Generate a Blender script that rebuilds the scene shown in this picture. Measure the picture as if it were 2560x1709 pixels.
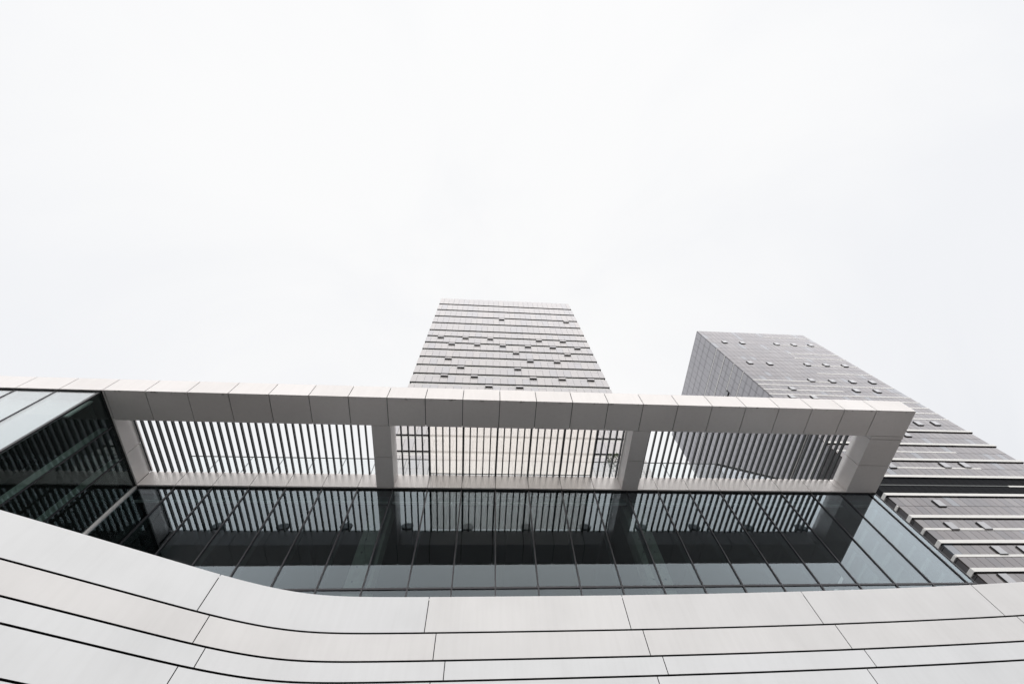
import bpy, bmesh, math, random
from mathutils import Matrix, Vector, Euler

for o in list(bpy.data.objects):
    bpy.data.objects.remove(o, do_unlink=True)
S = bpy.context.scene
C = S.collection
RND = random.Random(7)
EYE = 1.6                                   # eye height above the pavement

# ------------------------------------------------------------------ camera
cam_d = bpy.data.cameras.new("camera")
cam_d.sensor_fit = 'HORIZONTAL'; cam_d.sensor_width = 36.0
cam_d.lens = 1073.716 / 2560 * 36.0
cam_d.shift_x = -29.80 / 2560
cam_d.clip_start = 0.1; cam_d.clip_end = 6000
cam = bpy.data.objects.new("camera", cam_d); C.objects.link(cam)
M3 = Matrix(((0.9959041202, -0.0375630560, -0.0822435418),
             (-0.0669864207, -0.9174740801, -0.3921149473),
             (-0.0607272821, 0.3960180921, -0.9162324312)))
cam.matrix_world = Matrix.Translation((0, 0, EYE)) @ M3.to_4x4()
S.camera = cam

# ------------------------------------------------------------------ sky
W = bpy.data.worlds.new("World"); S.world = W; W.use_nodes = True
nt = W.node_tree; nt.nodes.clear()
SUN = Vector((0.05, -0.74, 0.67)).normalized()     # towards the sun (behind the viewer)
sun_el = math.asin(SUN.z); sun_az = math.atan2(SUN.x, SUN.y)
n_out = nt.nodes.new('ShaderNodeOutputWorld')
n_sky = nt.nodes.new('ShaderNodeTexSky'); n_sky.sky_type = 'NISHITA'; n_sky.sun_disc = False
n_sky.sun_elevation = sun_el; n_sky.sun_rotation = sun_az
n_sky.air_density = 1.0; n_sky.dust_density = 4.0
bg1 = nt.nodes.new('ShaderNodeBackground'); bg1.inputs[1].default_value = 0.07
nt.links.new(n_sky.outputs[0], bg1.inputs[0])
tc = nt.nodes.new('ShaderNodeTexCoord')
sep = nt.nodes.new('ShaderNodeSeparateXYZ'); nt.links.new(tc.outputs['Generated'], sep.inputs[0])
no = nt.nodes.new('ShaderNodeTexNoise'); no.inputs['Scale'].default_value = 1.7; no.inputs['Detail'].default_value = 5
no.inputs['Roughness'].default_value = 0.55; no.inputs['Distortion'].default_value = 0.6
nt.links.new(tc.outputs['Generated'], no.inputs['Vector'])
mr = nt.nodes.new('ShaderNodeMapRange'); mr.inputs['From Min'].default_value = -0.1; mr.inputs['From Max'].default_value = 1.0
mr.inputs['To Min'].default_value = 0.0; mr.inputs['To Max'].default_value = 1.0
nt.links.new(sep.outputs['Z'], mr.inputs['Value'])
ad = nt.nodes.new('ShaderNodeMath'); ad.operation = 'MULTIPLY_ADD'; ad.inputs[1].default_value = 0.85; ad.inputs[2].default_value = -0.44
nt.links.new(no.outputs['Fac'], ad.inputs[0])
ad2 = nt.nodes.new('ShaderNodeMath'); ad2.operation = 'ADD'; nt.links.new(ad.outputs[0], ad2.inputs[0]); nt.links.new(mr.outputs[0], ad2.inputs[1])
cr = nt.nodes.new('ShaderNodeValToRGB'); cr.color_ramp.interpolation = 'EASE'
cr.color_ramp.elements[0].position = 0.0; cr.color_ramp.elements[0].color = (0.72, 0.745, 0.79, 1)
cr.color_ramp.elements[1].position = 1.0; cr.color_ramp.elements[1].color = (1.01, 1.01, 1.01, 1)
e = cr.color_ramp.elements.new(0.55); e.color = (0.925, 0.935, 0.96, 1)
nt.links.new(ad2.outputs[0], cr.inputs[0])
bg2 = nt.nodes.new('ShaderNodeBackground'); bg2.inputs[1].default_value = 0.765
nt.links.new(cr.outputs[0], bg2.inputs[0])
mx = nt.nodes.new('ShaderNodeMixShader'); mx.inputs[0].default_value = 0.94      # closed cloud cover
nt.links.new(bg1.outputs[0], mx.inputs[1]); nt.links.new(bg2.outputs[0], mx.inputs[2]); nt.links.new(mx.outputs[0], n_out.inputs[0])

# ------------------------------------------------------------------ sun behind thin cloud
sd = bpy.data.lights.new("sun", 'SUN'); sd.energy = 1.5; sd.angle = math.radians(110); sd.color = (1.0, 0.965, 0.92)
so = bpy.data.objects.new("sun", sd); C.objects.link(so)
so.rotation_euler = (-SUN).to_track_quat('-Z', 'Y').to_euler(); so.location = (0, -30, 60)

S.view_settings.view_transform = 'Standard'; S.view_settings.look = 'None'
S.view_settings.exposure = 0.4; S.view_settings.gamma = 1.0; S.view_settings.use_curve_mapping = False
S.render.engine = 'CYCLES'
S.cycles.max_bounces = 10; S.cycles.transparent_max_bounces = 24; S.cycles.glossy_bounces = 5; S.cycles.diffuse_bounces = 4
S.render.resolution_x = 1024; S.render.resolution_y = 683

# ------------------------------------------------------------------ materials
def mat(name):
    m = bpy.data.materials.new(name); m.use_nodes = True
    t = m.node_tree; t.nodes.clear()
    out = t.nodes.new('ShaderNodeOutputMaterial')
    return m, t, out
def lk(t, a, b): t.links.new(a, b)
def rand_node(t):
    """0..1, different for every object and for every loose piece of a joined mesh"""
    oi = t.nodes.new('ShaderNodeObjectInfo'); g = t.nodes.new('ShaderNodeNewGeometry')
    a = t.nodes.new('ShaderNodeMath'); a.operation = 'ADD'
    lk(t, oi.outputs['Random'], a.inputs[0]); lk(t, g.outputs['Random Per Island'], a.inputs[1])
    f = t.nodes.new('ShaderNodeMath'); f.operation = 'FRACT'; lk(t, a.outputs[0], f.inputs[0])
    return f.outputs[0], g
def ramp(t, src, stops, interp='LINEAR'):
    r = t.nodes.new('ShaderNodeValToRGB'); r.color_ramp.interpolation = interp
    el = r.color_ramp.elements
    while len(el) < len(stops): el.new(0.5)
    for i, (p, c) in enumerate(stops):
        el[i].position = p; el[i].color = (c[0], c[1], c[2], 1)
    lk(t, src, r.inputs[0]); return r.outputs[0]
def noise(t, vec, scale, detail=3, rough=0.5, stretch=None):
    if stretch:
        mp = t.nodes.new('ShaderNodeMapping'); mp.inputs['Scale'].default_value = stretch
        lk(t, vec, mp.inputs[0]); vec = mp.outputs[0]
    n = t.nodes.new('ShaderNodeTexNoise'); n.inputs['Scale'].default_value = scale
    n.inputs['Detail'].default_value = detail; n.inputs['Roughness'].default_value = rough
    lk(t, vec, n.inputs['Vector']); return n.outputs['Fac']
def mixc(t, a, b, fac, mode='MIX'):
    m = t.nodes.new('ShaderNodeMix'); m.data_type = 'RGBA'; m.blend_type = mode
    if isinstance(fac, (int, float)): m.inputs[0].default_value = fac
    else: lk(t, fac, m.inputs[0])
    for s, v in ((6, a), (7, b)):
        if isinstance(v, tuple): m.inputs[s].default_value = (v[0], v[1], v[2], 1)
        else: lk(t, v, m.inputs[s])
    return m.outputs[2]
def principled(t, out, col, rough, metallic=0.0, spec=0.5, ior=1.5, bump=None):
    p = t.nodes.new('ShaderNodeBsdfPrincipled')
    if isinstance(col, tuple): p.inputs['Base Color'].default_value = (col[0], col[1], col[2], 1)
    else: lk(t, col, p.inputs['Base Color'])
    if isinstance(rough, (int, float)): p.inputs['Roughness'].default_value = rough
    else: lk(t, rough, p.inputs['Roughness'])
    p.inputs['Metallic'].default_value = metallic; p.inputs['Specular IOR Level'].default_value = spec; p.inputs['IOR'].default_value = ior
    if bump is not None:
        b = t.nodes.new('ShaderNodeBump'); b.inputs['Strength'].default_value = bump[1]; b.inputs['Distance'].default_value = bump[2]
        lk(t, bump[0], b.inputs['Height']); lk(t, b.outputs[0], p.inputs['Normal'])
    lk(t, p.outputs[0], out.inputs[0]); return p

def cladding(name, tones, rough=0.34, dirt=0.35, streak=(2.2, 2.2, 0.16), metal=0.3, smudge=None):
    """painted aluminium sheet: slight tone change from sheet to sheet, faint rain streaks and grime"""
    m, t, out = mat(name); r, g = rand_node(t)
    base = ramp(t, r, tones, 'CONSTANT')
    st = noise(t, g.outputs['Position'], 3.0, 5, 0.6, streak)
    bl = noise(t, g.outputs['Position'], 0.55, 4, 0.6)
    s1 = ramp(t, st, [(0.42, (1, 1, 1)), (0.8, (0.87, 0.865, 0.86))])
    s2 = ramp(t, bl, [(0.45, (1, 1, 1)), (0.85, (0.88, 0.875, 0.87))])
    c = mixc(t, base, s1, dirt, 'MULTIPLY'); c = mixc(t, c, s2, dirt, 'MULTIPLY')
    if smudge is not None:                         # grime drawn under the front edge by dripping rain
        sp = t.nodes.new('ShaderNodeSeparateXYZ'); lk(t, g.outputs['Position'], sp.inputs[0])
        e1 = t.nodes.new('ShaderNodeMapRange'); e1.inputs['From Min'].default_value = smudge + 0.02; e1.inputs['From Max'].default_value = smudge + 0.13
        e1.inputs['To Min'].default_value = 1.0; e1.inputs['To Max'].default_value = 0.0; lk(t, sp.outputs['Y'], e1.inputs['Value'])
        sn = noise(t, g.outputs['Position'], 2.4, 4, 0.65)
        e2 = t.nodes.new('ShaderNodeMapRange'); e2.inputs['From Min'].default_value = 0.54; e2.inputs['From Max'].default_value = 0.66; lk(t, sn, e2.inputs['Value'])
        sgn = t.nodes.new('ShaderNodeSeparateXYZ'); lk(t, g.outputs['True Normal'], sgn.inputs[0])
        e3 = t.nodes.new('ShaderNodeMath'); e3.operation = 'LESS_THAN'; e3.inputs[1].default_value = -0.5; lk(t, sgn.outputs['Z'], e3.inputs[0])
        m1 = t.nodes.new('ShaderNodeMath'); m1.operation = 'MULTIPLY'; lk(t, e1.outputs[0], m1.inputs[0]); lk(t, e2.outputs[0], m1.inputs[1])
        m2 = t.nodes.new('ShaderNodeMath'); m2.operation = 'MULTIPLY'; lk(t, m1.outputs[0], m2.inputs[0]); lk(t, e3.outputs[0], m2.inputs[1])
        c = mixc(t, c, (0.14, 0.125, 0.11), m2.outputs[0])
    rg = t.nodes.new('ShaderNodeMapRange'); rg.inputs['To Min'].default_value = rough - 0.07; rg.inputs['To Max'].default_value = rough + 0.1
    lk(t, bl, rg.inputs['Value'])
    oil = noise(t, g.outputs['Position'], 0.8, 2, 0.5)
    principled(t, out, c, rg.outputs[0], metal, 0.5, bump=(oil, 0.15, 0.02))
    return m
M_PLINTH = cladding('plinth_sheet_cool', [(0, (0.515, 0.524, 0.534)), (0.35, (0.505, 0.512, 0.522)), (0.7, (0.523, 0.530, 0.540))], 0.36, 0.3, metal=0.6)
M_PLINTHW = cladding('plinth_sheet_warm', [(0, (0.516, 0.514, 0.516)), (0.35, (0.508, 0.505, 0.507)), (0.7, (0.515, 0.510, 0.510))], 0.36, 0.35, metal=0.6)  # cool and warm row tints paint in differing sky and ground reflections
M_FRAME = cladding('frame_sheet', [(0, (0.745, 0.717, 0.706)), (0.3, (0.73, 0.703, 0.693)), (0.65, (0.755, 0.729, 0.72))], 0.36, 0.4, smudge=9.081)

def simple(name, col, rough=0.5, metallic=0.0, spec=0.5, var=0.0, ns=2.0):
    m, t, out = mat(name)
    if var:
        g = t.nodes.new('ShaderNodeNewGeometry')
        n = noise(t, g.outputs['Position'], ns, 4, 0.6)
        c = ramp(t, n, [(0.25, tuple(v * (1 - var) for v in col)), (0.75, tuple(min(1, v * (1 + var)) for v in col))])
    else: c = col
    principled(t, out, c, rough, metallic, spec); return m
M_GAP = simple('joint_backing', (0.012, 0.013, 0.014), 0.7)
M_BLADE = simple('blade_grey', (0.03, 0.034, 0.036), 0.45, var=0.15)
M_MULL = simple('mullion_dark', (0.05, 0.05, 0.055), 0.3, 0.6)
M_MULLIN = simple('mullion_inner', (0.13, 0.14, 0.14), 0.45, 0.0, var=0.1)
M_MULLSIDE = simple('mullion_inner_pale', (0.42, 0.45, 0.43), 0.45)
M_POST = simple('corner_post_white', (0.72, 0.70, 0.69), 0.35)
M_SLAB = simple('slab_dark', (0.05, 0.05, 0.05), 0.8, var=0.2)
M_CEIL = simple('ceiling_dark', (0.055, 0.053, 0.05), 0.8, var=0.3, ns=1.2)
M_PELMET = simple('pelmet_grey', (0.17, 0.21, 0.215), 0.5)
M_LIP = simple('pelmet_lip', (0.85, 0.87, 0.85), 0.4)
M_BLIND = simple('blind_fabric', (0.62, 0.62, 0.65), 0.85)
M_RAIL = simple('rail_steel', (0.16, 0.165, 0.17), 0.35, 0.3)
M_LAMP = simple('lamp_housing', (0.06, 0.06, 0.062), 0.45, 0.2)
M_LENS = simple('lamp_lens', (0.35, 0.36, 0.37), 0.1)
M_DARKBAND = simple('underside_shade', (0.015, 0.016, 0.019), 0.8, 0.0, 0.1)  # near-black colour paints the shade on undersides that face down
M_WHITEBAND = simple('tower_white_band', (0.80, 0.79, 0.77), 0.4, var=0.04)
M_PLANT = simple('plant_room_panel', (0.022, 0.023, 0.026), 0.8, 0.0, 0.05, var=0.2)
M_TCORE = simple('tower_core', (0.03, 0.03, 0.033), 0.6)
M_SASH = simple('sash_frame', (0.03, 0.03, 0.033), 0.4)

# concrete column with formwork marks
m, t, out = mat('fair_faced_concrete'); g = t.nodes.new('ShaderNodeNewGeometry')
a = noise(t, g.outputs['Position'], 2.5, 6, 0.65); b = noise(t, g.outputs['Position'], 14, 3, 0.6)
c = ramp(t, a, [(0.3, (0.30, 0.30, 0.27)), (0.7, (0.52, 0.52, 0.47))]); c = mixc(t, c, ramp(t, b, [(0.4, (1, 1, 1)), (0.7, (0.75, 0.74, 0.7))]), 0.6, 'MULTIPLY')
principled(t, out, c, 0.75, bump=(b, 0.3, 0.01)); M_CONC = m

# paving (out of view, but it lights every underside)
m, t, out = mat('paving'); g = t.nodes.new('ShaderNodeNewGeometry')
a = noise(t, g.outputs['Position'], 0.15, 6, 0.6)
br = t.nodes.new('ShaderNodeTexBrick'); br.inputs['Scale'].default_value = 1.0; br.inputs['Mortar Size'].default_value = 0.012
br.inputs['Color1'].default_value = (0.075, 0.073, 0.071, 1); br.inputs['Color2'].default_value = (0.06, 0.059, 0.058, 1); br.inputs['Mortar'].default_value = (0.035, 0.035, 0.035, 1)
lk(t, g.outputs['Position'], br.inputs['Vector'])
c = mixc(t, br.outputs['Color'], ramp(t, a, [(0.3, (0.8, 0.8, 0.8)), (0.7, (1, 1, 1))]), 0.7, 'MULTIPLY')
principled(t, out, c, 0.75); M_GROUND = m

def glazing(name, f0, tint, power=4.2, wav=0.0, rough=0.0, diffuse=None, dfac=0.0, tones=None, gcol=(0.85, 0.92, 1.0)):
    """sheet glass: mirror share grows with the angle of incidence, the rest passes through (or meets a backing tone)"""
    m, t, out = mat(name); g = t.nodes.new('ShaderNodeNewGeometry')
    nrm = g.outputs['Normal']
    if wav:
        n = noise(t, g.outputs['Position'], 0.9, 1, 0.4)
        b = t.nodes.new('ShaderNodeBump'); b.inputs['Strength'].default_value = 1.0; b.inputs['Distance'].default_value = wav
        lk(t, n, b.inputs['Height']); nrm = b.outputs[0]
    d = t.nodes.new('ShaderNodeVectorMath'); d.operation = 'DOT_PRODUCT'
    lk(t, g.outputs['Incoming'], d.inputs[0]); lk(t, g.outputs['Normal'], d.inputs[1])
    ab = t.nodes.new('ShaderNodeMath'); ab.operation = 'ABSOLUTE'; lk(t, d.outputs['Value'], ab.inputs[0])
    om = t.nodes.new('ShaderNodeMath'); om.operation = 'SUBTRACT'; om.inputs[0].default_value = 1.0; lk(t, ab.outputs[0], om.inputs[1])
    pw = t.nodes.new('ShaderNodeMath'); pw.operation = 'POWER'; pw.inputs[1].default_value = power; lk(t, om.outputs[0], pw.inputs[0])
    fr = t.nodes.new('ShaderNodeMath'); fr.operation = 'MULTIPLY_ADD'; fr.inputs[1].default_value = 1 - f0; fr.inputs[2].default_value = f0; lk(t, pw.outputs[0], fr.inputs[0])
    gl = t.nodes.new('ShaderNodeBsdfGlossy'); gl.inputs['Roughness'].default_value = rough; gl.inputs['Color'].default_value = (*gcol, 1)
    if wav: lk(t, nrm, gl.inputs['Normal'])
    if tones:                                   # opaque: coated pane with a body tone
        oi = t.nodes.new('ShaderNodeObjectInfo')
        a = t.nodes.new('ShaderNodeMath'); a.operation = 'ADD'; lk(t, oi.outputs['Random'], a.inputs[0]); lk(t, g.outputs['Random Per Island'], a.inputs[1])
        f = t.nodes.new('ShaderNodeMath'); f.operation = 'FRACT'; lk(t, a.outputs[0], f.inputs[0])
        body = t.nodes.new('ShaderNodeBsdfDiffuse'); lk(t, ramp(t, f.outputs[0], tones, 'CONSTANT'), body.inputs['Color'])
    else:
        body = t.nodes.new('ShaderNodeBsdfTransparent'); body.inputs['Color'].default_value = (*tint, 1)
        if diffuse:
            dm = t.nodes.new('ShaderNodeMixShader'); dm.inputs[0].default_value = dfac
            df = t.nodes.new('ShaderNodeBsdfTranslucent'); df.inputs['Color'].default_value = (*diffuse, 1)
            lk(t, body.outputs[0], dm.inputs[1]); lk(t, df.outputs[0], dm.inputs[2]); body = dm
    mx = t.nodes.new('ShaderNodeMixShader'); lk(t, fr.outputs[0], mx.inputs[0]); lk(t, body.outputs[0], mx.inputs[1]); lk(t, gl.outputs[0], mx.inputs[2])
    lk(t, mx.outputs[0], out.inputs[0]); return m
M_GLASS = glazing('hall_glass', 0.045, (0.56, 0.62, 0.615), power=2.3, gcol=(0.83, 0.915, 1.0))
M_GLASSSIDE = glazing('hall_glass_dimmed', 0.018, (0.64, 0.71, 0.69), power=3.2, gcol=(0.86, 0.95, 0.97))  # same glass as the hall front, reflections dimmed through a lower mirror share
M_GLASSFRONT = glazing('hall_block_glass', 0.04, (0.70, 0.75, 0.75), power=2.6, gcol=(0.95, 0.97, 1.0))
M_RAILGLASS = glazing('rail_glass', 0.012, (0.97, 0.98, 0.975), diffuse=(0.9, 0.92, 0.91), dfac=0.03)
M_FROST = glazing('frosted_roof_glass', 0.03, (0.97, 0.97, 0.96), diffuse=(0.96, 0.905, 0.86), dfac=0.3)  # warm diffuse tint paints in the sun's glow over the centre opening
M_TOWERA = glazing('tower_pale_glass', 0.12, None, power=5.0, rough=0.16, gcol=(0.97, 0.96, 1.0), tones=[(0, (0.53, 0.51, 0.505)), (0.3, (0.50, 0.485, 0.49)), (0.6, (0.55, 0.525, 0.515)), (0.85, (0.485, 0.48, 0.495))])
M_TOWERB = glazing('tower_grey_glass', 0.09, None, power=3.8, rough=0.04, gcol=(0.96, 0.95, 1.0), tones=[(0, (0.080, 0.069, 0.065)), (0.3, (0.105, 0.092, 0.086)), (0.55, (0.068, 0.064, 0.065)), (0.8, (0.13, 0.12, 0.114)), (0.93, (0.16, 0.18, 0.20))])
M_TOWERS = glazing('tower_grey_glass_lit', 0.24, None, power=3.4, rough=0.05, gcol=(0.96, 0.95, 1.0), tones=[(0, (0.15, 0.145, 0.15)), (0.4, (0.17, 0.165, 0.17)), (0.75, (0.135, 0.13, 0.135))])  # same glass as the front; brighter side light is painted into its tone
M_SASHGLASS = glazing('sash_glass', 0.12, None, power=3.0, rough=0.03, gcol=(0.95, 0.96, 1.0), tones=[(0, (0.20, 0.20, 0.21)), (0.5, (0.25, 0.25, 0.26))])

m, t, out = mat('leaf'); r, g = rand_node(t)
principled(t, out, ramp(t, r, [(0, (0.045, 0.09, 0.022)), (1, (0.09, 0.14, 0.035))]), 0.5); M_LEAF = m
M_BARK = simple('bark', (0.09, 0.065, 0.045), 0.8)

# ------------------------------------------------------------------ builders
MESH = {}
def box_mesh(size, material):
    key = (tuple(round(v, 4) for v in size), material.name)
    if key in MESH: return MESH[key]
    x, y, z = (v / 2 for v in size)
    vs = [(sx * x, sy * y, sz * z) for sx in (-1, 1) for sy in (-1, 1) for sz in (-1, 1)]
    fs = [(0, 1, 3, 2), (4, 6, 7, 5), (0, 4, 5, 1), (2, 3, 7, 6), (0, 2, 6, 4), (1, 5, 7, 3)]
    me = bpy.data.meshes.new("box"); me.from_pydata(vs, [], fs); me.materials.append(material); me.update()
    MESH[key] = me; return me
def world_loc(o):
    v = Vector(o.location)
    while o.parent: o = o.parent; v += Vector(o.location)
    return v
def link(name, me, parent, loc=(0, 0, 0), rot=None):
    o = bpy.data.objects.new(name, me); C.objects.link(o)
    if parent is not None:
        o.parent = parent; o.location = Vector(loc) - world_loc(parent)
    else: o.location = loc
    if rot: o.rotation_euler = rot
    return o
def part(name, parent, material, x, y, z, rot=None):
    """box given by its (min, max) along each axis"""
    size = (x[1] - x[0], y[1] - y[0], z[1] - z[0])
    return link(name, box_mesh(size, material), parent, ((x[0] + x[1]) / 2, (y[0] + y[1]) / 2, (z[0] + z[1]) / 2), rot)
class Joined:
    def __init__(s): s.v = []; s.f = []
    def box(s, x, y, z):
        b = len(s.v)
        s.v += [(a, c, d) for a in x for c in y for d in z]
        s.f += [tuple(b + i for i in q) for q in ((0, 1, 3, 2), (4, 6, 7, 5), (0, 4, 5, 1), (2, 3, 7, 6), (0, 2, 6, 4), (1, 5, 7, 3))]
    def build(s, name, parent, material, kind=None):
        base = world_loc(parent) if parent else Vector()
        me = bpy.data.meshes.new(name); me.from_pydata([Vector(p) - base for p in s.v], [], s.f); me.materials.append(material); me.update()
        o = bpy.data.objects.new(name, me); C.objects.link(o)
        if parent: o.parent = parent
        if kind: o["kind"] = kind
        return o
def tube(pts, r, n=8):
    bm = bmesh.new(); rings = []
    for i, p in enumerate(pts):
        p = Vector(p); d = (Vector(pts[min(i + 1, len(pts) - 1)]) - Vector(pts[max(i - 1, 0)])).normalized()
        a = d.orthogonal().normalized(); b = d.cross(a)
        rr = r[i] if isinstance(r, (list, tuple)) else r
        rings.append([bm.verts.new(p + (a * math.cos(2 * math.pi * k / n) + b * math.sin(2 * math.pi * k / n)) * rr) for k in range(n)])
    for a, b in zip(rings[:-1], rings[1:]):
        for k in range(n): bm.faces.new((a[k], a[(k + 1) % n], b[(k + 1) % n], b[k]))
    bm.faces.new(rings[0][::-1]); bm.faces.new(rings[-1])
    return bm
def bm_obj(name, bm, material, parent, base=None, smooth=False):
    me = bpy.data.meshes.new(name)
    if base is not None: bmesh.ops.translate(bm, verts=bm.verts, vec=-Vector(base))
    bmesh.ops.recalc_face_normals(bm, faces=bm.faces)
    if smooth:
        for f in bm.faces: f.smooth = True
    bm.to_mesh(me); bm.free(); me.materials.append(material)
    o = bpy.data.objects.new(name, me); C.objects.link(o)
    if parent: o.parent = parent
    return o
def thing(name, label, cat, loc, group=None):
    o = bpy.data.objects.new(name, None); C.objects.link(o); o.location = loc; o.empty_display_size = 0.5
    o["label"] = label; o["category"] = cat
    if group: o["group"] = group
    return o

# ------------------------------------------------------------------ ground
gm = bpy.data.meshes.new("ground"); gm.from_pydata([(-1500, -1500, 0), (1500, -1500, 0), (1500, 1500, 0), (-1500, 1500, 0)], [], [(0, 1, 2, 3)])
gm.materials.append(M_GROUND); go = bpy.data.objects.new("ground", gm); C.objects.link(go)
go["kind"] = "structure"; go["label"] = "grey stone paving in front of the building"

# ------------------------------------------------------------------ main dimensions (module 1.5 m)
P = 1.5
X0 = 0.556                                  # module line zero
def gx(k): return X0 + k * P
YF, YFI = 9.081, 10.414                     # front beam: outer and inner face
YR, YG = 13.615, 13.746                     # rear beam face, glass plane
ZS, ZT = 15.098 + EYE, 15.954 + EYE         # soffit and top of the sunshade frame
ZTR = 10.334 + EYE                          # transom
XL, XR = -14.525, 18.908                    # left glass return, right end
YB = 9.164                                  # front of the left block
ZP = 8.5 + EYE                              # top of the plinth
G = 0.014                                   # half a joint

# ------------------------------------------------------------------ curved plinth wall
top = [(-24.5, 2.02), (-18, 5.21), (-13.5, 7.42), (-11.37, 8.46), (-10.29, 8.985), (-9.15, 9.545), (-7.937, 10.143), (-6.776, 10.722), (-6.127, 11.015), (-5.5, 11.255), (-4.99, 11.42), (-4.4, 11.535),
       (-3.4, 11.605), (-1.39, 11.635), (1.238, 11.648), (4.22, 11.652), (7.07, 11.626), (9.75, 11.575), (12.466, 11.49), (14.99, 11.38), (17.18, 11.24), (20, 11.03), (26, 10.5)]
dense = []
for (a, b) in zip(top[:-1], top[1:]):
    n = max(2, int(math.dist(a, b) / 0.1))
    for i in range(n): dense.append((a[0] + (b[0] - a[0]) * i / n, a[1] + (b[1] - a[1]) * i / n))
dense.append(top[-1])
def smooth_pts(p, w):
    o = []
    for i in range(len(p)):
        k = min(w, i, len(p) - 1 - i); seg = p[i - k:i + k + 1]
        o.append((sum(q[0] for q in seg) / len(seg), sum(q[1] for q in seg) / len(seg)))
    return o
dense = smooth_pts(smooth_pts(dense, 7), 7)
arc = [0.0]
for a, b in zip(dense[:-1], dense[1:]): arc.append(arc[-1] + math.dist(a, b))
def curve(s):
    s = min(max(s, 0.0), arc[-1] - 1e-6)
    lo, hi = 0, len(arc) - 1
    while hi - lo > 1:
        mid = (lo + hi) // 2
        if arc[mid] <= s: lo = mid
        else: hi = mid
    f = (s - arc[lo]) / (arc[hi] - arc[lo]); a, b = dense[lo], dense[hi]
    d = Vector((b[0] - a[0], b[1] - a[1])).normalized()
    return Vector((a[0] + (b[0] - a[0]) * f, a[1] + (b[1] - a[1]) * f)), Vector((-d.y, d.x))    # point, inward normal
def s_at_x(x):
    for i in range(len(dense) - 1):
        if dense[i][0] <= x <= dense[i + 1][0]:
            return arc[i] + (x - dense[i][0]) / (dense[i + 1][0] - dense[i][0]) * (arc[i + 1] - arc[i])
    return 0.0
def strip(s0, s1, z0, z1, d0, d1, n=None):
    bm = bmesh.new(); n = n or max(4, int((s1 - s0) / 0.22)); rows = []
    for i in range(n + 1):
        p, nr = curve(s0 + (s1 - s0) * i / n)
        a = p + nr * d0; b = p + nr * d1
        rows.append([bm.verts.new((a.x, a.y, z0)), bm.verts.new((a.x, a.y, z1)), bm.verts.new((b.x, b.y, z1)), bm.verts.new((b.x, b.y, z0))])
    for a, b in zip(rows[:-1], rows[1:]):
        for k in range(4): bm.faces.new((a[k], b[k], b[(k + 1) % 4], a[(k + 1) % 4]))
    bm.faces.new(rows[0]); bm.faces.new(rows[-1][::-1])
    return bm
plinth = thing("curved_plinth", "curved white sheet-clad plinth wall of long staggered panels under the dark glazing", "wall", (0, 12.5, 0))
base = (0, 12.5, 0)
GAP = 0.023
zs = [8.5, 7.49, 6.805, 6.345, 5.5]
hs = [1.01, 0.69, 0.46, 0.85]
i = 0
while zs[-1] > -1.0:
    zs.append(max(zs[-1] - hs[i % 4], -1.55)); i += 1
core = bm_obj("core", strip(0.02, arc[-1] - 0.02, 0.0, ZP - 0.06, 0.11, 0.5, 220), M_GAP, plinth, base)
s_ref = s_at_x(-1.4)
shift = [0.0, 0.315, 0.62, 0.315]
pitch = 5.6
for r in range(len(zs) - 1):
    z1, z0 = zs[r] + EYE, zs[r + 1] + EYE
    if r: z1 -= GAP
    z0 += GAP if r < len(zs) - 2 else 0
    start = s_ref + shift[r % 4]
    cuts = [0.0] + [start + k * pitch for k in range(-8, 9) if 0.3 < start + k * pitch < arc[-1] - 0.3] + [arc[-1]]
    for a, b in zip(cuts[:-1], cuts[1:]):
        o = bm_obj("cladding_panel", strip(a + G * 0.8, b - G * 0.8, z0, z1, 0.0, 0.014), M_PLINTHW if r % 4 == 1 or (r == 0 and a > s_ref - 0.1) else M_PLINTH, plinth, base)
        for p_ in o.data.polygons: p_.use_smooth = False
bm_obj("coping", strip(0.02, arc[-1] - 0.02, ZP - 0.055, ZP - 0.004, 0.065, 3.2, 220), M_FRAME, plinth, base)

# ------------------------------------------------------------------ glass hall under the frame
hall = thing("glass_hall", "dark glazed hall with slim black mullions between the white plinth and the louvred frame", "building", (2, 18, 0))
HZ0 = ZP - 1.2
def pane(x0, x1, z0, z1, y=YG, tilt=True):
    rot = (RND.gauss(0, 0.0008), 0, RND.gauss(0, 0.0008)) if tilt else None
    return part("glass_pane", hall, M_GLASS, (x0, x1), (y - 0.009, y + 0.009), (z0, z1), rot)
lines = [XL + 0.09] + [gx(k) for k in range(-9, 13)] + [XR - 0.03]
for a, b in zip(lines[:-1], lines[1:]):
    pane(a + 0.02, b - 0.02, ZTR + 0.03, ZS - 0.05)
    pane(a + 0.02, b - 0.02, HZ0, ZTR - 0.03)
for k in range(-9, 13):
    x = gx(k)
    mu = part("mullion", hall, M_MULL, (x - 0.024, x + 0.024), (YG - 0.05, YG + 0.02), (HZ0, ZS - 0.04))
    part("mullion_fin", mu, M_MULLIN, (x - 0.032, x + 0.032), (YG + 0.023, YG + 0.33), (HZ0, ZS - 0.2))
for a, b in zip(lines[:-1], lines[1:]):
    part("transom", hall, M_MULL, (a + 0.026, b - 0.026), (YG - 0.04, YG + 0.15), (ZTR - 0.032, ZTR + 0.032))
part("head_seal", hall, M_GAP, (XL + 0.1, XR - 0.03), (YG - 0.06, YG + 0.3), (ZS - 0.042, ZS + 0.03))
part("corner_post", hall, M_POST, (XL - 0.03, XL + 0.075), (YG - 0.075, YG + 0.06), (HZ0, ZS - 0.002))
part("corner_post", hall, M_MULL, (XR - 0.028, XR + 0.02), (YG - 0.03, YG + 0.06), (HZ0, ZS - 0.002))
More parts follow.
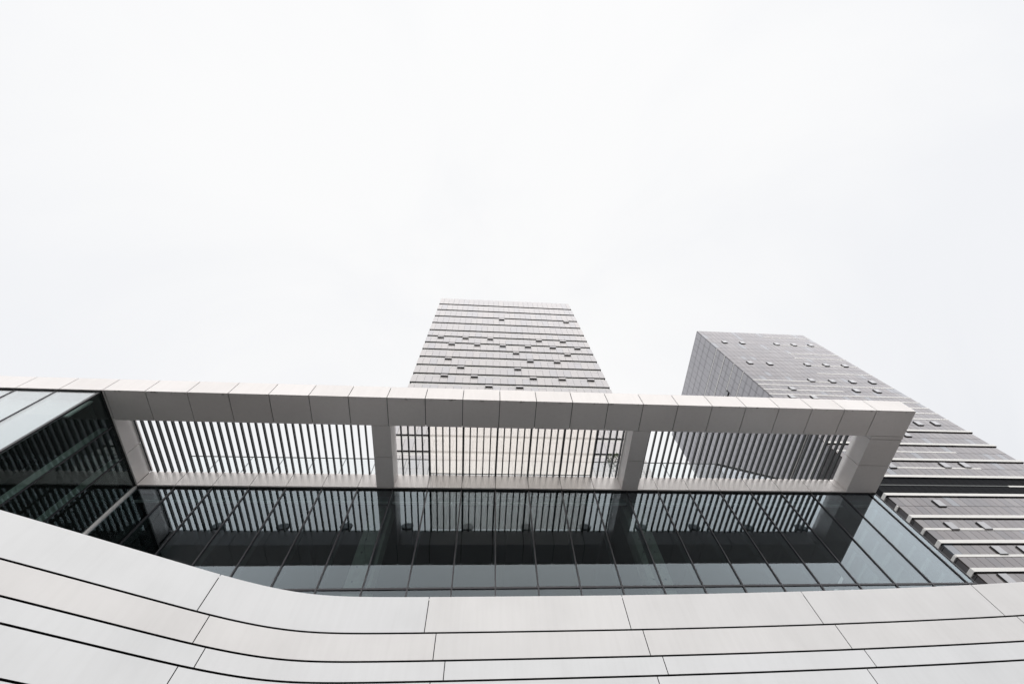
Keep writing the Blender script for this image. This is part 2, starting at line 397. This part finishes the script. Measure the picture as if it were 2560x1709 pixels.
# right-hand return
for j in range(3):
    y0 = YG + 0.07 + j * P
    part("glass_pane", hall, M_GLASS, (XR - 0.015, XR + 0.005), (y0 + 0.02, y0 + P - 0.02), (HZ0, ZS - 0.05))
    part("mullion", hall, M_MULL, (XR - 0.05, XR + 0.03), (y0 + P - 0.018, y0 + P + 0.018), (HZ0, ZS - 0.04))
# left return wall (faces right) and front of the left block
yl = [YB + 0.05 + j * 1.484 for j in range(4)]; yl[3] = YG - 0.08
for a, b in zip(yl[:-1], yl[1:]):
    part("glass_pane", hall, M_GLASSSIDE, (XL - 0.009, XL + 0.009), (a + 0.02, b - 0.02), (HZ0, ZS - 0.05), (0, RND.gauss(0, 0.0008), RND.gauss(0, 0.0008)))
for y in yl[1:3]:
    mu = part("mullion", hall, M_MULL, (XL - 0.02, XL + 0.03), (y - 0.024, y + 0.024), (HZ0, ZS - 0.04))
    part("mullion_fin", mu, M_MULLSIDE, (XL - 0.33, XL - 0.023), (y - 0.032, y + 0.032), (HZ0, ZS - 0.2))
part("corner_post", hall, M_MULL, (XL - 0.06, XL + 0.02), (YB - 0.02, YB + 0.05), (HZ0, ZS - 0.04))
part("head_seal", hall, M_GAP, (XL - 0.12, XL + 0.035), (YB + 0.055, YG - 0.09), (ZS - 0.042, ZS + 0.02))
part("head_seal", hall, M_GAP, (-24, XL + 0.02), (YB - 0.025, YB + 0.2), (ZS - 0.038, ZS + 0.024))
xl = [XL - 0.07, -16.02, -17.42, -18.9, -20.4, -21.9, -23.4]
for a, b in zip(xl[:-1], xl[1:]):
    part("glass_pane", hall, M_GLASSFRONT, (b + 0.02, a - 0.02), (YB - 0.009, YB + 0.009), (HZ0, ZS - 0.05), (RND.gauss(0, 0.0008), 0, RND.gauss(0, 0.0008)))
    part("mullion", hall, M_MULL, (b - 0.02, b + 0.02), (YB - 0.03, YB + 0.12), (HZ0, ZS - 0.04))
part("spandrel_board", hall, M_POST, (-23.3, XL - 0.3), (YB + 0.34, YB + 0.4), (13.95 + EYE, ZS - 0.1))
part("blind", hall, M_BLIND, (-23.3, XL - 0.36), (YB + 0.28, YB + 0.30), (HZ0 + 0.5, 13.93 + EYE))
# inside: ceiling, pelmet, floor, back wall, columns
part("ceiling", hall, M_CEIL, (XL + 0.6, XR - 0.6), (YG + 0.5, 25.0), (ZS - 0.28, ZS - 0.1))
for a, b in zip(lines[:-1], lines[1:]):
    part("pelmet", hall, M_PELMET, (a + 0.05, b - 0.05), (YG + 0.36, YG + 0.40), (ZS - 0.36, ZS - 0.06))
    part("pelmet_lip", hall, M_LIP, (a + 0.05, b - 0.05), (YG + 0.33, YG + 0.41), (ZS - 0.45, ZS - 0.365))
part("floor_slab", hall, M_SLAB, (XL + 0.2, XR - 0.2), (YG + 0.1, 25.0), (HZ0 - 0.3, HZ0 - 0.002))
part("back_wall", hall, M_SLAB, (XL + 0.2, XR - 0.2), (25.0, 25.3), (HZ0, ZS))
part("left_room_wall", hall, M_SLAB, (-24, XL - 3.0), (YB + 3.0, YB + 3.2), (HZ0, ZS))
part("left_room_ceiling", hall, M_CEIL, (-24, XL - 0.4), (YB + 0.5, 25.0), (ZS - 0.25, ZS - 0.1))
part("left_room_floor", hall, M_SLAB, (-24, XL - 0.05), (YB + 0.1, 25.0), (HZ0 - 0.3, HZ0 - 0.002))
part("left_roof", hall, M_SLAB, (-24, XL - 0.005), (YB + 0.21, YG + 0.33), (ZS + 0.05, ZT - 0.06))
part("lower_storey", hall, M_SLAB, (-24, XR - 0.3), (YG + 0.6, 25.0), (0, HZ0 - 0.32))
part("roof_slab", hall, M_SLAB, (-24, XR - 0.05), (YG + 0.35, 25.3), (ZS + 0.05, ZT - 0.06))
for cx_ in (-4.33, 6.84):
    co = part("column", hall, M_CONC, (cx_ - 0.46, cx_ + 0.46), (14.35, 15.05), (HZ0, ZS - 0.3))
    for sx in (-0.23, 0.23):
        for zz in range(5):
            part("tie_hole", co, M_GAP, (cx_ + sx - 0.03, cx_ + sx + 0.03), (14.345, 14.37), (11.1 + EYE + zz * 0.62 - 0.03, 11.1 + EYE + zz * 0.62 + 0.03))
for k in range(-9, 13, 3):
    part("ceiling_beam", hall, M_SLAB, (gx(k) + 0.6, gx(k) + 0.85), (YG + 0.8, 24.9), (ZS - 0.62, ZS - 0.285))

# ------------------------------------------------------------------ louvred sunshade frame
fr = thing("sunshade_frame", "white louvred sunshade frame with three openings projecting over the glazing", "canopy", (2, 11.5, ZS))
TH = 0.03
xe = XR
fx = [gx(k) for k in range(-16, 12)] + [xe]
fx[0] = -24.0
for a, b in zip(fx[:-1], fx[1:]):
    part("fascia_panel", fr, M_FRAME, (a + G, b - (G if b != xe else 0)), (YF, YF + TH), (ZS, ZT))
    if b > -15.5:
        part("coping_panel", fr, M_FRAME, (max(a, XL) + G, b - G), (YF + TH + 0.003, YFI - 0.003), (ZT - TH, ZT - 0.002))
sx_ = [-14.40] + [gx(k) for k in range(-9, 12)] + [xe]
for a, b in zip(sx_[:-1], sx_[1:]):
    part("soffit_panel", fr, M_FRAME, (a + G, b - (G if b != xe else 0)), (YF + TH + 0.003, YFI - 0.002), (ZS, ZS + TH))
part("soffit_strip", fr, M_FRAME, (-24, XL - 0.02), (YF + TH + 0.003, YB - 0.03), (ZS + 0.03, ZS + 0.06))
part("soffit_strip", fr, M_FRAME, (XL + 0.045, -14.42), (YF + TH + 0.003, YG - 0.15), (ZS + 0.004, ZS + TH))
# dark cores behind the sheets
part("core", fr, M_GAP, (-24, xe - TH - 0.01), (YF + TH + 0.02, YFI - TH - 0.01), (ZS + TH + 0.034, ZT - TH - 0.02))
# inner face of the front beam
for a, b in zip(sx_[:-1], sx_[1:]):
    part("inner_panel", fr, M_FRAME, (a + G, b - G), (YFI - TH, YFI), (ZS + TH + 0.003, ZT - TH - 0.003))
# rear beam
rx = [-14.465] + [gx(k) for k in range(-9, 13)] + [xe]
for a, b in zip(rx[:-1], rx[1:]):
    part("rear_panel", fr, M_FRAME, (a + G * 0.7, b - G * 0.7), (YR, YR + TH), (ZS, ZT - 0.035))
    part("rear_soffit", fr, M_FRAME, (a + G * 0.7, b - G * 0.7), (YR + TH + 0.002, YG - 0.065), (ZS + 0.003, ZS + TH))
part("core", fr, M_GAP, (-14.4, xe - 0.06), (YR + TH + 0.01, YG + 0.34), (ZS + TH + 0.004, ZT - 0.05))
part("rear_coping", fr, M_FRAME, (XL, xe), (YR + 0.05, YG + 0.7), (ZT - 0.04, ZT + 0.03))
# cross beams: (x0, x1)
YJ = (YFI, 12.03, YR)
def cross(x0, x1, right_end=False):
    ys = (YF + TH + 0.003 + 1.49, 12.06, YR - 0.002) if right_end else (YFI + 0.002, 12.01, YR - 0.002)
    for a, b in zip(ys[:-1], ys[1:]):
        aa = a + G * 0.7; bb = b - G * 0.7
        part("soffit_panel", fr, M_FRAME, (x0, x1), (aa, bb), (ZS, ZS + TH))
        part("side_panel", fr, M_FRAME, (x0 + 0.002, x0 + TH), (aa, bb), (ZS + TH + 0.003, ZT - 0.02))
        part("side_panel", fr, M_FRAME, (x1 - TH, x1 - 0.002), (aa, bb), (ZS + TH + 0.003, ZT - 0.02))
    if right_end:
        part("soffit_panel", fr, M_FRAME, (x0, x1), (YFI + 0.012, ys[0] - G * 0.7), (ZS, ZS + TH))
        part("side_panel", fr, M_FRAME, (x0 + 0.002, x0 + TH), (YFI + 0.012, ys[0] - G * 0.7), (ZS + TH + 0.003, ZT - 0.02))
        part("side_panel", fr, M_FRAME, (x1 - TH, x1 - 0.002), (YF + TH + 0.01, ys[0] - G * 0.7), (ZS + TH + 0.003, ZT - 0.02))
    part("core", fr, M_GAP, (x0 + TH + 0.01, x1 - TH - 0.01), (YFI + 0.02, YR - 0.01), (ZS + TH + 0.006, ZT - 0.05))
    part("coping_panel", fr, M_FRAME, (x0, x1), (YFI + 0.004, YR - 0.004), (ZT - 0.018, ZT))
cross(-4.63, -3.88); cross(6.333, 7.085); cross(17.36, xe, True)
# left inner face
for a, b in ((YFI + 0.002, 12.08), (12.08, YR - 0.002)):
    part("side_panel", fr, M_FRAME, (-14.50, -14.47), (a + G * 0.7, b - G * 0.7), (ZS + TH + 0.003, ZT - 0.03))
part("edge_trim", fr, M_MULL, (-14.47, -14.42), (YFI + 0.01, YR - 0.01), (ZT - 0.028, ZT + 0.01))
part("edge_trim", fr, M_POST, (-14.40, -14.375), (YFI + 0.01, YR - 0.01), (ZT - 0.028, ZT + 0.01))
# louvre blades, one every 0.3 m
def bays(): return ((-14.36, -4.66), (-3.85, 6.30), (7.11, 17.33))
for (b0, b1) in bays():
    j = math.ceil((b0 - X0) / 0.3)
    while X0 + j * 0.3 < b1:
        x = X0 + j * 0.3
        if x - 0.04 > b0 and x + 0.04 < b1:
            w = 0.027
            if -2.6 < x < 5.2 and j % 5 == 0: w = 0.042
            part("louvre_blade", fr, M_BLADE, (x - w, x + w), (YFI + 0.004, YR - 0.004), (ZT - 0.09, ZT + 0.03))
        j += 1
# frosted panes laid over the middle of the centre opening
for k in range(-2, 3):
    part("roof_pane", fr, M_FROST, (gx(k) + 0.012, gx(k + 1) - 0.012), (YFI + 0.05, YR - 0.02), (ZT + 0.034, ZT + 0.046))
    part("pane_edge", fr, M_BLADE, (gx(k) + 0.014, gx(k + 1) - 0.014), (YR - 0.05, YR - 0.022), (ZT + 0.008, ZT + 0.033))

# ------------------------------------------------------------------ floodlights on the front beam (seen mirrored in the glazing)
def floodlight(x, first=None):
    loc = (x, YFI - 0.30, ZT)
    t_ = thing("floodlight", "dark floodlight standing on the back of the front beam, mirrored in the glazing", "lamp", loc, "floodlights along the front beam")
    if first:
        for ch in first.children:
            c_ = ch.copy(); C.objects.link(c_); c_.parent = t_
        return t_
    bm = tube([(x, loc[1], ZT), (x, loc[1], ZT + 0.03), (x, loc[1], ZT + 0.031), (x, loc[1], ZT + 0.22)], [0.12, 0.12, 0.04, 0.04], 12)
    bm_obj("stand", bm, M_LAMP, t_, loc)
    bm = tube([(x, loc[1] - 0.16, ZT + 0.30), (x, loc[1] - 0.14, ZT + 0.31), (x, loc[1] + 0.05, ZT + 0.38), (x, loc[1] + 0.14, ZT + 0.41)], [0.14, 0.20, 0.28, 0.31], 16)
    bm_obj("housing", bm, M_LAMP, t_, loc, True)
    bm = tube([(x, loc[1] + 0.142, ZT + 0.411), (x, loc[1] + 0.15, ZT + 0.414)], 0.28, 16)
    bm_obj("lens", bm, M_LENS, t_, loc)
    return t_
f0_ = floodlight(-12.63)
for x in (-9.65, -6.65, -3.68, -0.70, 2.28, 5.33, 8.31, 11.18, 14.17, 17.12): floodlight(x, f0_)

# ------------------------------------------------------------------ glass balustrade on the roof terrace
bal = thing("glass_balustrade", "frameless glass balustrade with thin dark rail along the roof terrace", "railing", (1, 14.5, ZT + 0.03))
ZRL = 18.1 + EYE
bx_ = [-14.3] + [gx(k) for k in range(-9, 9)]
for a, b in zip(bx_[:-1], bx_[1:]):
    part("glass_pane", bal, M_RAILGLASS, (a + 0.008, b - 0.008), (14.49, 14.51), (ZT + 0.032, ZRL - 0.02))
    part("post", bal, M_RAIL, (b - 0.013, b + 0.013), (14.512, 14.545), (ZT + 0.032, ZRL - 0.02))
part("handrail", bal, M_RAIL, (-14.3, 12.58), (14.475, 14.525), (ZRL - 0.01, ZRL + 0.01))
d0, d1 = Vector((12.58, 14.5, 0)), Vector((17.6, 15.75, 0)); L = (d1 - d0).length; ang = math.atan2(d1.y - d0.y, d1.x - d0.x); mid = (d0 + d1) / 2
link("handrail", box_mesh((L, 0.14, 0.07), M_RAIL), bal, (mid.x + 0.02, mid.y, ZRL - 0.01), (0, 0, ang))
for q in range(3):
    f = (q + 0.5) / 3; pt = d0.lerp(d1, f)
    link("glass_pane", box_mesh((L / 3 - 0.02, 0.02, ZRL - ZT - 0.1), M_RAILGLASS), bal, (pt.x, pt.y, (ZRL + ZT) / 2 - 0.015), (0, 0, ang))
    pt = d0.lerp(d1, (q + 1) / 3)
    link("post", box_mesh((0.026, 0.03, ZRL - ZT - 0.1), M_RAIL), bal, (pt.x - 0.01, pt.y + 0.03, (ZRL + ZT) / 2 - 0.015))

# ------------------------------------------------------------------ shrub on the terrace
def shrub(x, y, z0, h, n, label, seed):
    rr = random.Random(seed); loc = (x, y, z0)
    t_ = thing("terrace_shrub", label, "shrub", loc)
    bm = bmesh.new()
    for q in range(5):
        a = rr.uniform(0, 6.28); tip = Vector((x + math.cos(a) * 0.28, y + math.sin(a) * 0.28, z0 + h * rr.uniform(0.75, 0.95)))
        b2 = tube([(x, y, z0), Vector((x, y, z0)).lerp(tip, 0.5) + Vector((0, 0, 0.1)), tip], [0.022, 0.015, 0.006], 5)
        me_ = bpy.data.meshes.new("tmp"); b2.to_mesh(me_); b2.free(); bm.from_mesh(me_); bpy.data.meshes.remove(me_)
    bm_obj("stem", bm, M_BARK, t_, loc)
    vs, fs = [], []
    for q in range(n):
        a = rr.uniform(0, 6.28); zz = rr.betavariate(2.4, 1.4); r = (0.22 + 0.6 * zz * (1 - zz) * 2) * math.sqrt(rr.random())
        c_ = Vector((math.cos(a) * r * 1.3, math.sin(a) * r, h * (0.66 + 0.38 * zz)))
        u = Vector((rr.gauss(0, 1), rr.gauss(0, 1), rr.gauss(0, 0.6))).normalized(); v = u.orthogonal().normalized()
        l, w = rr.uniform(0.06, 0.11), rr.uniform(0.028, 0.045); k = len(vs)
        vs += [c_ - u * l, c_ + v * w, c_ + u * l, c_ - v * w]; fs.append((k, k + 1, k + 2, k + 3))
    me = bpy.data.meshes.new("crown"); me.from_pydata(vs, [], fs); me.materials.append(M_LEAF)
    o = bpy.data.objects.new("crown", me); C.objects.link(o); o.parent = t_
shrub(7.22, 14.98, ZT - 0.06, 3.2, 420, "leafy green shrub peeping over the glass balustrade beside the white cross beam", 3)

# ------------------------------------------------------------------ pale tower behind the centre opening
K1 = 0.4135; Y1 = 41.35
ta = thing("office_tower", "pale office tower with thin dark slots between its storeys rising behind the centre opening", "tower", (4.9, 57, 0))
A0, A1 = -36.3 * K1, 60.05 * K1
fl = [310.9, 298.3, 285.9, 273.3, 260.8, 248.25, 238.8, 229.3, 219.9, 210.15, 200.45, 190.8, 181.45, 171.0, 160.5, 150.05, 139.6, 129.8, 120.0, 110.2, 100.4, 90.6, 80.8, 71.0, 61.2, 51.4, 41.6, 31.8, 22.0, 12.2]
fl = [v * K1 + EYE for v in fl] + [0.3]
DEP = 14.0
REC = 0.245
SLOT = 0.98
part("core", ta, M_TCORE, (A0 + 0.5, A1 - 0.5), (Y1 + 0.5, Y1 + DEP - 0.5), (0, fl[0] - 0.3))
cols = [A0] + [(-29.85 + 3.63 * n) * K1 for n in range(-1, 25)] + [A1]
openw = {}
for (x, z) in [(8.37, 3), (51.75, 3), (-28.0, 6), (-13.5, 6), (1.0, 6), (30.0, 6), (44.5, 6), (-20.9, 7), (-6.3, 7), (8.2, 7), (22.7, 7), (37.3, 7), (51.7, 7), (15.5, 8), (44.5, 8), (-20.9, 9), (22.8, 9), (37.3, 9), (-13.6, 10), (15.5, 10), (-21, 11), (-6.4, 11), (22.8, 11), (37.3, 11), (51.8, 11), (0.9, 12), (15.4, 12)]:
    openw[(z, min(range(len(cols) - 1), key=lambda c: abs((cols[c] + cols[c + 1]) / 2 - x * K1)))] = True
jn = Joined(); side = Joined(); n_parts = 0; closed = {}
rw = random.Random(5)
for i in range(len(fl) - 1):
    zt_ = fl[i] - (SLOT if 0 < i < 18 else 0.02 * (i > 0)); zb = fl[i + 1]
    if i and i < 18:
        part("slot_soffit", ta, M_DARKBAND, (A0 + 0.01, A1 - 0.01), (Y1 + 0.222, Y1 + REC), (fl[i] + 0.004, fl[i] + 0.05))
        part("white_band", ta, M_WHITEBAND, (A0 + REC, A1 - REC), (Y1 + REC + 0.003, Y1 + REC + 0.12), (fl[i] - SLOT - 0.1, fl[i] + 0.002))
    show = i in (6, 7, 8, 9, 10, 11, 12) or i in (15, 16, 17)
    if i < 17: part("panel_underside", ta, M_DARKBAND, (A0 + 0.01, A1 - 0.01), (Y1 + 0.006, Y1 + 0.22), (zb, zb + 0.02))
    for c_ in range(len(cols) - 1):
        a, b = cols[c_] + 0.02, cols[c_ + 1] - 0.02
        y0, y1 = Y1, Y1 + 0.22
        zb_ = zb + 0.023
        win = (i, c_) in openw
        if not win and i < 19 and i > 0 and (c_ + (1 if i % 2 else 3)) % 4 == 0 and c_ not in (0, len(cols) - 2) and rw.random() < 0.75:
            closed[(i, c_)] = 1
        if win or (i, c_) in closed:
            zw = zt_ - (0.62 if i > 4 else 0.8)
            if show and n_parts < 296: part("panel", ta, M_TOWERA, (a, b), (y0, y1), (zb_, zw - 0.01)); n_parts += 1
            else: jn.box((a, b), (y0, y1), (zb_, zw - 0.01))
            if win:                                  # pushed out parallel to the wall
                rcs = part("vent_window", ta, M_SASH, (a + 0.01, b - 0.01), (y0 - 0.30, y1), (zw + 0.01, zt_ - 0.03))
                part("sash", rcs, M_TOWERA, (a + 0.03, b - 0.03), (y0 - 0.33, y0 - 0.303), (zw + 0.03, zt_ - 0.05))
            else:
                part("vent_window", ta, M_TOWERA, (a + 0.035, b - 0.035), (y0 + 0.004, y1), (zw + 0.04, zt_ - 0.03))
        elif show and n_parts < 296:
            part("panel", ta, M_TOWERA, (a, b), (y0, y1), (zb_, zt_)); n_parts += 1
        else: jn.box((a, b), (y0, y1), (zb_, zt_))
    for X_, s_ in ((A0, 1), (A1, -1)):           # side faces
        n = 20
        for q in range(n):
            ya, yb = Y1 + 0.235 + q * (DEP - 0.3) / n, Y1 + 0.215 + (q + 1) * (DEP - 0.3) / n
            side.box(tuple(sorted((X_, X_ + s_ * 0.2))), (ya, yb), (zb + 0.006, zt_))
        if 0 < i < 18: side.box(tuple(sorted((X_ + s_ * 0.25, X_ + s_ * 0.37))), (Y1 + REC + 0.13, Y1 + DEP), (fl[i] - 1.1, fl[i] - 0.002))
jn.build("panel", ta, M_TOWERA, "stuff"); side.build("side_panel", ta, M_TOWERB, "stuff")
part("reflection_block", ta, M_PLANT, (A0 + 1.0, A1 - 0.02), (Y1 + DEP + 0.01, Y1 + DEP + 20), (0, 87.0))  # unseen block added to darken the reflection in the right tower's side
part("roof", ta, M_WHITEBAND, (A0 + 0.1, A1 - 0.1), (Y1 + 0.23, Y1 + DEP - 0.1), (fl[0] - 0.35, fl[0] - 0.05))

# ------------------------------------------------------------------ dark glass tower on the right
Y2 = 40.0; B0, B1 = 56.45, 87.15; ZB = 105.6 + EYE; DEP2 = 34.0
tb = thing("office_tower", "dark grey glass tower with white storey bands and many tilted vent windows", "tower", ((B0 + B1) / 2, Y2 + DEP2 / 2, 0))
part("core", tb, M_TCORE, (B0 + 0.25, B1 - 0.25), (Y2 + 0.25, Y2 + DEP2 - 0.25), (0, ZB - 0.2))
thick = [v + EYE for v in (3.7, 7.7, 11.7, 15.7, 19.7, 23.7, 27.7, 31.7, 35.65, 39.7, 43.75, 47.6, 51.56, 55.72, 59.75)]
lev = sorted([0.2] + thick + [v + 2.0 for v in thick] + [v + EYE for v in (63.81, 65.83, 67.77, 69.85, 71.82, 73.7, 75.8, 77.75, 79.8, 81.8, 83.85, 85.9, 87.85, 89.8, 92.4, 94.4, 97.6, 100.2, 102.9)] + [1.9, ZB])
NX = 26; MW = (B1 - B0) / NX
colx = [B0 + MW * c_ for c_ in range(NX + 1)]
wins = [(60.5, 98.24), (65.28, 98.15), (74.61, 98.25), (79.25, 98.21), (83.91, 98.25), (60.36, 86.23), (64.98, 86.0), (74.44, 86.29), (79.18, 86.33), (83.78, 86.29), (69.9, 78.27), (74.42, 78.1), (78.99, 78.14), (83.7, 78.2), (62.94, 74.2), (76.78, 74.16), (81.35, 74.17), (60.74, 70.74), (65.34, 70.75),
        (78.92, 62.16), (83.36, 62.3), (71.91, 50.31), (76.38, 50.4), (63.29, 50.07), (62.7, 42.12), (60.48, 38.15), (64.87, 38.2), (62.64, 34.41), (67.0, 34.41), (59.9, 30.6), (64.5, 66.4), (69.2, 66.4), (73.5, 58.5), (68.8, 58.5)]
jb = Joined(); jl = Joined(); jp = Joined(); parts_b = 0
thick_set = {round(v, 3) for v in thick}
for i in range(len(lev) - 1):
    z0, z1 = lev[i], lev[i + 1]
    rel = z0 - EYE
    plant = 43.8 < (z0 + z1) / 2 - EYE < 47.5
    top_thick = round(z1, 3) in thick_set
    bot_thick = round(z0, 3) in thick_set
    za = z0 + 0.03 + (0.26 if bot_thick else 0); zb = z1 - 0.03 - (0.26 if top_thick else 0)
    for c_ in range(NX):
        a, b = colx[c_] + 0.024, colx[c_ + 1] - 0.024
        if 30 < rel < 64 and parts_b < 298 and not plant:
            part("panel", tb, M_TOWERB, (a, b), (Y2, Y2 + 0.2), (za, zb)); parts_b += 1
        else: (jp if plant else jb).box((a, b), (Y2, Y2 + 0.2), (za, zb))
    # left face: tall half-storey panes with doubled joints
    n = 20; mw = (DEP2 - 0.25) / n
    for q in range(n):
        (jp if plant else jl).box((B0, B0 + 0.2), (Y2 + 0.215 + q * mw, Y2 + 0.215 + (q + 1) * mw - 0.05), (za, zb - 0.31 if zb - za > 1 else zb))
        if zb - za > 1: (jp if plant else jl).box((B0, B0 + 0.2), (Y2 + 0.215 + q * mw, Y2 + 0.215 + (q + 1) * mw - 0.05), (zb - 0.25, zb))
jb.build("panel", tb, M_TOWERB, "stuff"); jl.build("side_panel", tb, M_TOWERS, "stuff"); jp.build("plant_panel", tb, M_PLANT, "stuff")
for z in thick:
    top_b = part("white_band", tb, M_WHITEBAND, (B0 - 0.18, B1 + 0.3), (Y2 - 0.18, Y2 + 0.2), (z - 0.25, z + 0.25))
    part("band_soffit", top_b, M_DARKBAND, (B0 - 0.17, B1 + 0.29), (Y2 - 0.17, Y2 + 0.19), (z - 0.30, z - 0.252))  # dark sheet paints the shade below the white band
    part("white_band", tb, M_WHITEBAND, (B0 - 0.18, B0 + 0.15), (Y2 + 0.203, Y2 + DEP2), (z - 0.25, z + 0.25))
def thin(z, x0, x1, h=0.36, d=0.03):
    part("thin_band", tb, M_WHITEBAND, (x0, x1), (Y2 - d, Y2 + 0.02), (z + EYE - h / 2, z + EYE + h / 2))
for z in (63.81, 65.83, 67.77, 69.85, 71.82, 75.8): thin(z, B0, B1)
for z in (73.7, 77.75): thin(z, B0, 74.0)
for z in (81.8, 85.9, 89.8, 92.4, 97.6, 102.9): thin(z, 74.0, B1)
for z in (49.7, 53.7): thin(z, B0, 78.0, 0.3)
thin(45.75, 78.0, B1, 0.28); thin(33.7, B0, B1, 0.34, 0.05); thin(37.7, B0, B1, 0.34, 0.05)
part("thin_band", tb, M_MULLIN, (B0, 77.95), (Y2 - 0.06, Y2 + 0.02), (45.68 + EYE, 45.82 + EYE))
for z in (93.9, 89.8, 85.6, 81.5): part("thin_band", tb, M_WHITEBAND, (B0 - 0.03, B0 + 0.02), (Y2, Y2 + DEP2), (z + EYE - 0.16, z + EYE + 0.16))
for z in (33.7, 37.7, 41.7): part("thin_band", tb, M_WHITEBAND, (B0 - 0.12, B0 + 0.02), (Y2 + 0.03, Y2 + DEP2), (z + EYE - 0.16, z + EYE + 0.16))
for (x, z) in wins:
    c_ = min(range(NX), key=lambda q: abs(colx[q] + MW / 2 - x)); a, b = colx[c_] + 0.03, colx[c_ + 1] - 0.03
    h = 1.2; zt_ = z + EYE + 0.6
    w = part("vent_window", tb, M_SASH, (a, b), (Y2 - 0.17, Y2 + 0.05), (zt_ - h, zt_))
    part("sash", w, M_SASHGLASS, (a + 0.03, b - 0.03), (Y2 - 0.19, Y2 - 0.173), (zt_ - h + 0.03, zt_ - 0.03))
wl = part("vent_window", tb, M_SASH, (B0 - 0.2, B0 + 0.05), (47.0, 48.2), (86.0, 87.2))
part("sash", wl, M_SASHGLASS, (B0 - 0.22, B0 - 0.203), (47.03, 48.17), (86.03, 87.17))
part("roof", tb, M_WHITEBAND, (B0 + 0.23, B1 - 0.23), (Y2 + 0.23, Y2 + DEP2 - 0.23), (ZB - 0.25, ZB - 0.05))
